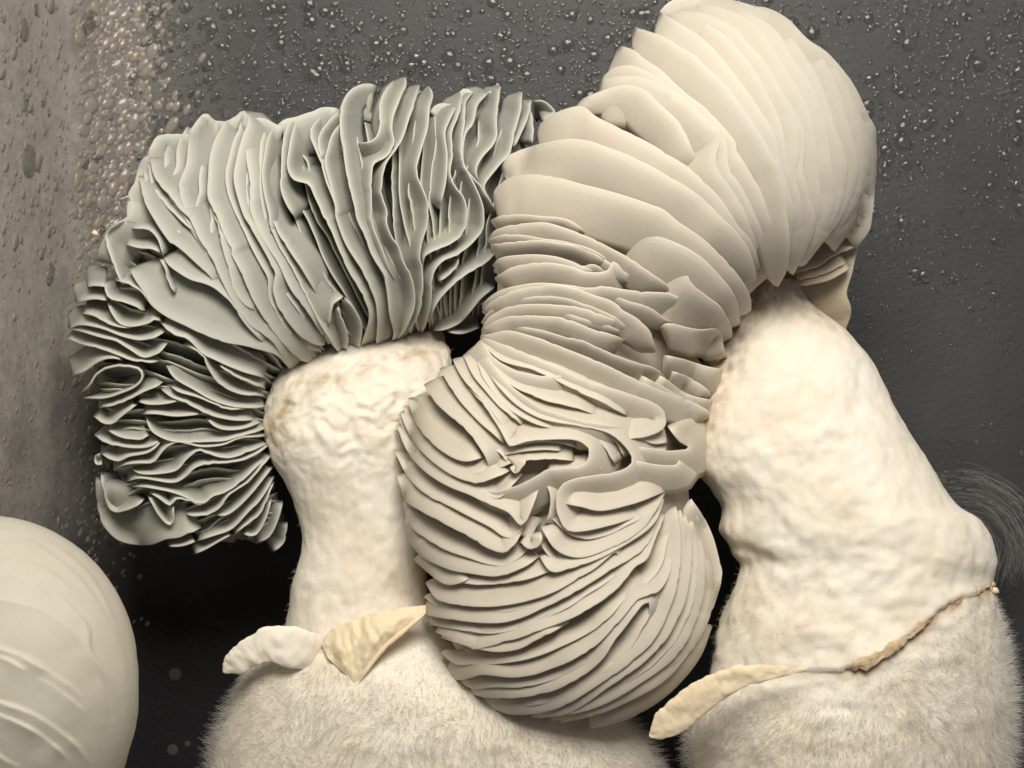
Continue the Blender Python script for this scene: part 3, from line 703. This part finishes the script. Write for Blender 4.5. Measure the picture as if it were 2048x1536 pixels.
for a, b in ((6, 7), (7, 8), (8, 9), (9, 10), (4, 5), (1, 4)):
    gill(rcap, between(MIDT[a], MIDT[b], random.uniform(.4, .6)), rfn, s=1, L=40, h=38, t=4, m=M_CREAM, bow=1.3, lift=-9, wob=2, taper=(0.25, 0.2))
for g in ('X 535,500 600,600 700,690 850,760 1000,800 1150,850', 'X 520,540 560,660 650,780 800,880 950,930', 'X 400,560 470,680 600,830 690,960',
          'X 330,610 420,750 560,900 660,990', 'X 450,540 520,660 640,800 760,900', 'X 545,470 640,560 800,610 980,690 1180,790 1290,850'):
    GR(g, -1, 50, 40, 4, bow=1.3, lift=-3, wob=1.5, taper=(0.2, 0.25))
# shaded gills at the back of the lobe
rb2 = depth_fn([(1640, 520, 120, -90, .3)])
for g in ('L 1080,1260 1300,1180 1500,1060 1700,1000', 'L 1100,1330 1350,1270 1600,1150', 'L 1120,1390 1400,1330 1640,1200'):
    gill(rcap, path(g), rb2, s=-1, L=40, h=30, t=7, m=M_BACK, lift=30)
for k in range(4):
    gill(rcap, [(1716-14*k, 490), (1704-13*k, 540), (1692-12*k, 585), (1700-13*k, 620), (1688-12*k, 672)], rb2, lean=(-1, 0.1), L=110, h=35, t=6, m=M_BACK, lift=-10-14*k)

rsL = [(1490, 560), (1455, 625), (1420, 700), (1392, 780), (1375, 850), (1378, 905), (1398, 950), (1424, 980), (1444, 1015), (1440, 1060), (1462, 1105), (1482, 1135), (1462, 1190), (1438, 1260), (1424, 1330), (1406, 1390), (1385, 1450), (1382, 1500), (1398, 1580), (1420, 1680), (1430, 1800)]
rsR = [(1600, 560), (1612, 590), (1640, 620), (1696, 665), (1746, 730), (1800, 830), (1860, 930), (1912, 1008), (1955, 1035), (1982, 1075), (1990, 1125), (1975, 1168), (1996, 1205), (2012, 1290), (2022, 1390), (2024, 1480), (2012, 1580), (1985, 1700), (1970, 1800)]
seam, _ = spline([(1420, 1345), (1520, 1338), (1640, 1340), (1720, 1332), (1780, 1300), (1840, 1252), (1900, 1205), (1990, 1166)], 120)
def seam_y(x): return np.interp(x, seam[:, 0], seam[:, 1])
def rstain_shade(X, Y, D):
    q = np.stack([X, Y, D], -1)
    gl = np.interp(Y, [575, 640, 760, 870, 960], [1530, 1490, 1435, 1405, 1385])
    a = np.exp(-np.clip(X-gl, 0, None)/36.0)*(Y < 985)*0.8 + np.exp(-np.clip(Y-600-(X-1560)*0.4, 0, None)/22)*0.5  # brown stain and contact shade beside the gills, both put into the colour
    s = np.exp(-((Y-seam_y(X)-8)/15)**2)*np.clip((X-1640)/80, 0, 1)*0.9
    e = np.exp(-(((X-1500)/30)**2+((Y-1110)/20)**2))*0.3
    return np.clip((a+s+e)*(0.65+0.8*fbm(q/15, 3)), 0, 0.85)
def rextra(X, Y, D):
    dy = seam_y(X)-Y
    r = 16*np.exp(-np.clip(dy, 0, None)/60)*(dy > 0)*np.clip((X-1560)/120, 0.0, 1)
    q = np.stack([X, Y, D], -1)
    l = np.clip(Y-1000, 0, 200)/200*np.clip(1400-Y, 0, 200)/200
    gap = np.exp(-((Y-(1105+0.35*(1500-X)*-1))/13)**2)*np.exp(-((X-1500)/55)**2)
    return r + 7*l*fbm(q/38, 3) - 20*gap
rst, rp, rn_ = stem('stem', rsL, rsR, rm, 0.72, [(560, -110), (700, -75), (900, -35), (1050, -20)], (70, 6.5), stain_shade=rstain_shade, extra=rextra)
hairs('fuzz', rp, rn_, rst, 40000, lambda x, y, d: np.clip((y-seam_y(x)-5)/110, 0, 1), lambda x, y: 8+21*np.clip((y-seam_y(x))/150, 0, 1), M_FUZZ, 0.30, 0.1, 0.3, 0.9)
hairs('short_fuzz', rp, rn_, rst, 5000, lambda x, y, d: np.clip((y-1090)/120, 0, 1)*(y < seam_y(x)-4)*np.clip((1780-x)/260, 0.05, 1), lambda x, y: 10+0*x, M_FUZZ, 0.32, 0.1)
hairs('brown_fuzz', rp, rn_, rst, 2000, lambda x, y, d: np.clip(rstain_shade(x, y, d)*2, 0, 1)*(y < 990), lambda x, y: 7+0*x, M_BFUZZ, 0.4, 0.2)
def seat(pts, nrm, rows, up):
    f = pts[nrm[..., 2] > 0.05]
    return [(x, y, f[np.argmin((f[:, 0]-x)**2+(f[:, 1]-y)**2), 2]+up, w) for x, y, w in rows]
tongue('veil_flap', [(1615, 1338, 205, 3), (1560, 1343, 212, 12), (1490, 1352, 214, 22), (1430, 1376, 206, 30), (1380, 1412, 196, 33), (1335, 1448, 186, 30), (1298, 1474, 178, 16)], rst, M_RING, 0.22, 34, 110, 3.2)
tongue('seam', seat(rp, rn_, [(1690, 1338, 3), (1715, 1333, 7), (1745, 1322, 11), (1785, 1297, 9), (1815, 1274, 6), (1845, 1250, 7), (1885, 1217, 5), (1915, 1200, 6), (1945, 1187, 5), (1975, 1174, 4), (1988, 1168, 2)], -1), rst, M_SCAR, 0.18, 20, 130, 6)
for (x, y, d, r) in ((1978, 1176, 26, 7), (1990, 1184, 10, 8)):
    tongue('crumb', [(x-r, y, d, r*.5), (x, y-r*.4, d+4, r*.9), (x+r, y+r*.3, d, r*.5)], rst, M_RING, 0.9, 10, 10, 3)

# ================================================================== LOWER LEFT MUSHROOM
QB = [(-30, 1335, 309, 120, .8), (-20, 1368, 303, 120, .8), (-16, 1400, 297, 120, .8), (-22, 1445, 290, 120, .8)]
qfn = depth_fn(QB)
qm = empty('mushroom', P((-40, 1795, 100)), label='smooth rounded pale mushroom cap with faint curved ribs cut off by the corner',
           category='mushroom', group='mushrooms growing in the tub')
QL = ['W -60,1030 0,1028 60,1032 140,1065 200,1115 235,1160 260,1220 275,1300 281,1360 272,1420 255,1490 235,1550',
 'O -300,200 0,170 200,190 400,260 600,370 800,500 1000,670 1130,820 1230,1020 1320,1300 1370,1536 Q 1420,600 1380,900 1290,1250 1180,1536',
 'O -300,310 0,290 200,300 400,370 600,480 800,640 950,800 1080,1020 1200,1300 Q 1340,450 1330,800 1250,1200 1150,1500',
 'O -300,460 0,440 200,440 330,430 500,540 700,690 900,900 1050,1130 1200,1400 Q 1290,500 1300,800 1230,1150',
 'O -300,640 0,620 200,640 420,690 600,800 750,920 900,1010 1000,1120 1130,1280 Q 1220,380 1250,650 1240,950 1160,1300',
 'O -300,760 0,740 250,780 450,870 600,970 750,1120 900,1300 Q 930,330 1040,500 1150,640 1200,850 1180,1150',
 'O -300,1030 0,1010 200,1040 420,1110 600,1220 800,1400 Q 900,400 1020,620 1090,900 1090,1200',
 'Q -300,200 0,310 200,380 400,490 600,610 780,740 900,870',
 'Q -300,270 0,390 180,480 350,580 550,700 700,810 850,940 930,1020',
 'Q -300,700 0,860 200,930 420,1030 640,1180 800,1320 930,1500',
 'Q -300,880 70,1020 250,1100 420,1200 600,1340 780,1520',
 'Q -300,1200 0,1420 150,1500 220,1536']
def ridges(X, Y):
    out_ = np.zeros(X.shape)
    for g in QL[1:]:
        c_, ln_c = spline(path(g), 160); t_ = np.gradient(sm(c_, 6), axis=0); t_ /= np.linalg.norm(t_, axis=1, keepdims=True)
        dx = X.ravel()[:, None]-c_[None, :, 0]; dy = Y.ravel()[:, None]-c_[None, :, 1]
        k = np.argmin(dx*dx+dy*dy, 1); ix = np.arange(len(k)); px, py = dx[ix, k], dy[ix, k]
        sd = -t_[k, 1]*px + t_[k, 0]*py; al = np.abs(t_[k, 0]*px + t_[k, 1]*py); u_ = k/159.0
        fade = np.clip(u_/0.05, 0, 1)*np.clip((1-u_)/0.2, 0, 1)*np.exp(-(al/12)**2)
        amp = 6.0+3.5*vnoise(np.stack([u_*6+len(g), u_*0, u_*0], -1))
        hgt = np.where(sd >= 0, np.exp(-np.abs(sd)/26), np.exp(-np.abs(sd)/2.5))*amp*fade
        out_ = np.maximum(out_, hgt.reshape(X.shape))
    return out_ + 1.2*fbm(np.stack([X/60, Y/60, X*0], -1), 3)
qcap = cap_body('cap', QB, M_PALE, qm, 0, 2, step=4, relief=ridges)
qst, _, _ = stem('stem', [(-110, 1560), (-120, 1620), (-125, 1700), (-130, 1800)], [(50, 1560), (60, 1620), (65, 1700), (70, 1800)], qm, 0.9, 90, (50, 6), ny=40, na=60)

# ================================================================== small things on the wall
def wall_point(px, py):
    """point on the tub wall seen at design position, and its inward normal (x, y, z world)"""
    pp = PPX[:PMIN+1][::-1]; i = min(max(int(np.searchsorted(pp, px)), 1), len(pp)-1); i = PMIN-i
    a, b = PROF[i], PROF[i+1]; t = np.clip((px-PPX[i])/(PPX[i+1]-PPX[i]+1e-9), 0, 1); q = a+(b-a)*t
    f = (DIST-q[1])/DIST; n = np.array([-(b-a)[1], -(a-b)[0], 0.0]); n = np.array([(b-a)[1], (b-a)[0], 0.0]); n /= np.linalg.norm(n)
    return np.array([(q[0]-1024)*S, -q[1]*S, ((768-py)*f+FLOOR-768)*S]), n

def dome(n=12, rings=4, hgt=0.27):
    V = []; F = []; T = []
    for i in range(rings):
        a = (i/rings)*math.pi/2
        for j in range(n):
            t = 2*math.pi*j/n; V.append((math.cos(t)*math.cos(a), math.sin(t)*math.cos(a), math.sin(a)*hgt))
    V.append((0, 0, hgt)); V.append((0, 0, -0.02)); top = len(V)-2
    for i in range(rings-1):
        for j in range(n):
            F.append((i*n+j, i*n+(j+1) % n, (i+1)*n+(j+1) % n, (i+1)*n+j))
    for j in range(n):
        T.append(((rings-1)*n+j, (rings-1)*n+(j+1) % n, top)); T.append(((j+1) % n, j, top+1))
    return np.array(V), np.array(F), np.array(T)
DV, DF, DT = dome()
drops = []
def blocked(x, y):
    a = np.array([x]); b = np.array([y])
    return inside(LB, a, b, 40)[0] or inside(RB, a, b, 40)[0]
tries = 0
while len(drops) < 7600 and tries < 90000:
    tries += 1
    x = random.uniform(2, 2048); y = random.uniform(0, 1250)
    if blocked(x, y): continue
    lz = random.random() < 1/(1+math.exp(-(355-0.14*y-x)/38))
    if lz:
        if x < 160 and random.random() < 0.8: continue
        if y > 560 and random.random() < 0.5: continue
        r = min(15, 2.4+random.expovariate(1/(2.6 if y < 520 else 1.3))); refr_tint = random.random() < np.clip((450-x)/200, 0.1, 0.97)
    else:
        dens = 0.62+0.7*vnoise(np.array([x/130, y/130, 0.5])); dens *= np.clip((1150-y)/800, 0.1, 1)
        if x > 1650: dens *= np.clip((760-y)/500, 0.05, 1)
        if y > 600 and x < 1300: dens *= 0.1
        if x < 300 and y > 200: dens *= 0.3
        if random.random() > dens: continue
        r = min(11, 1.7+random.expovariate(1/1.5)); refr_tint = False
        if random.random() < 0.02: r = random.uniform(9, 16)
    drops.append((r, x, y, refr_tint, lz))
drops.append((20, 48, 60, False, True)); drops.append((26, 58, 322, False, True)); drops.append((18, 50, 205, False, True)); drops.append((19, 100, 548, False, True))
drops.append((26, 176, 45, False, True))
drops.sort(key=lambda d: -d[0])
def drop_frame(r, x, y, lz):
    p, nrm = wall_point(x, y)
    up = np.array([0, 0, 1.0]); side = np.cross(up, nrm); side /= np.linalg.norm(side)
    k = random.uniform(0.8, 1.15); e = 1.0
    tilt = random.gauss(0, 0.3)
    if lz: e = random.uniform(1.2, 2.0); tilt = random.gauss(-0.5, 0.2)
    c, s = math.cos(tilt), math.sin(tilt)
    a1 = side*c+up*s; a2 = -side*s+up*c
    rr_ = r*S*(DIST-WD)/DIST
    return p, nrm, a1*rr_*k/math.sqrt(e), a2*rr_*k*math.sqrt(e), nrm*rr_
from mathutils import Matrix
big, rest = drops[:300], drops[300:]
dm = {}
for key, m in ((False, M_WATER), (True, M_REFR_TINT)):
    o = mesh_obj('droplet', DV, DF, m, None, F3=DT); dm[key] = o.data; bpy.data.objects.remove(o)
wl = world_loc(wall)
for r, x, y, refr_tint, lz in big:
    p, nn, a1, a2, a3 = drop_frame(r, x, y, lz)
    o = bpy.data.objects.new('droplet', dm[refr_tint]); sc.collection.objects.link(o); o.parent = wall
    mm = np.eye(4); mm[:3, 0] = a1; mm[:3, 1] = a2; mm[:3, 2] = a3; mm[:3, 3] = p+nn*2e-6
    o.matrix_local = Matrix(mm.tolist())
for key in (False, True):
    vs, fs, ts = [], [], []; b = 0
    for r, x, y, refr_tint, lz in rest:
        if refr_tint != key: continue
        p, nn, a1, a2, a3 = drop_frame(r, x, y, lz)
        vs.append(p+nn*2e-6 + DV[:, :1]*a1+DV[:, 1:2]*a2+DV[:, 2:3]*a3); fs.append(DF+b); ts.append(DT+b); b += len(DV)
    tag(mesh_obj('condensation', np.concatenate(vs), np.concatenate(fs), M_REFR_TINT if key else M_WATER, wall, F3=np.concatenate(ts)), kind='stuff')
for (x, y, r) in ((350, 1350, 17), (345, 1500, 14), (375, 1488, 10), (440, 1248, 9)):
    p, nn, a1, a2, a3 = drop_frame(r, x, y, False)
    mesh_obj('reflection_spot', p+nn*3e-6 + DV[:, :1]*a1*0.75+DV[:, 1:2]*a2*0.75+DV[:, 2:3]*a3*0.5, DF, M_SPOT, wall, F3=DT)  # low domes added to stand in for blurred reflections
# blurred wall reflection of the veil bulge, built as grey strands
def reflection_strands():
    vs, fs = [], []; b = 0
    arcs = [[(1880, 962), (1940, 958), (1995, 980), (2040, 1015)], [(1890, 985), (1960, 992), (2015, 1030), (2040, 1085), (2032, 1140)], [(1900, 1010), (1960, 1010), (2005, 1050), (2022, 1100), (2010, 1150)]]
    for k in range(120):
        base = np.array(random.choice(arcs), float) + RNG.normal(0, 12, 2); base += RNG.normal(0, 4, base.shape)
        c, _ = spline(np.c_[base, np.full(len(base), -300+random.gauss(0, 15))], 16)
        for i, q in enumerate(c):
            for j in range(3):
                an = j*2.094; vs.append(q+np.array([math.cos(an), math.sin(an)*0.7, math.sin(an)])*0.45)
        for i in range(15):
            for j in range(3): fs.append((b+i*3+j, b+i*3+(j+1) % 3, b+i*3+3+(j+1) % 3, b+i*3+3+j))
        b += 48
    return mesh_obj('reflection_loop', P(np.array(vs)), np.array(fs), M_REFLECT)
tag(reflection_strands(), label='faint grey wall reflection built as a fuzzy loop behind the thick stem', category='fungal fibres')
for (x, y, r) in ((190, 468, 7),):
    c = tongue('debris_crumb', [(x-r, y, -180, r*.5), (x, y-2, -176, r), (x+r, y+3, -180, r*.5)], None, M_RING, 0.9, 10, 10, 2)
    tag(c, label='tiny tan crumb beside the grey gills against the wet wall', category='crumb')
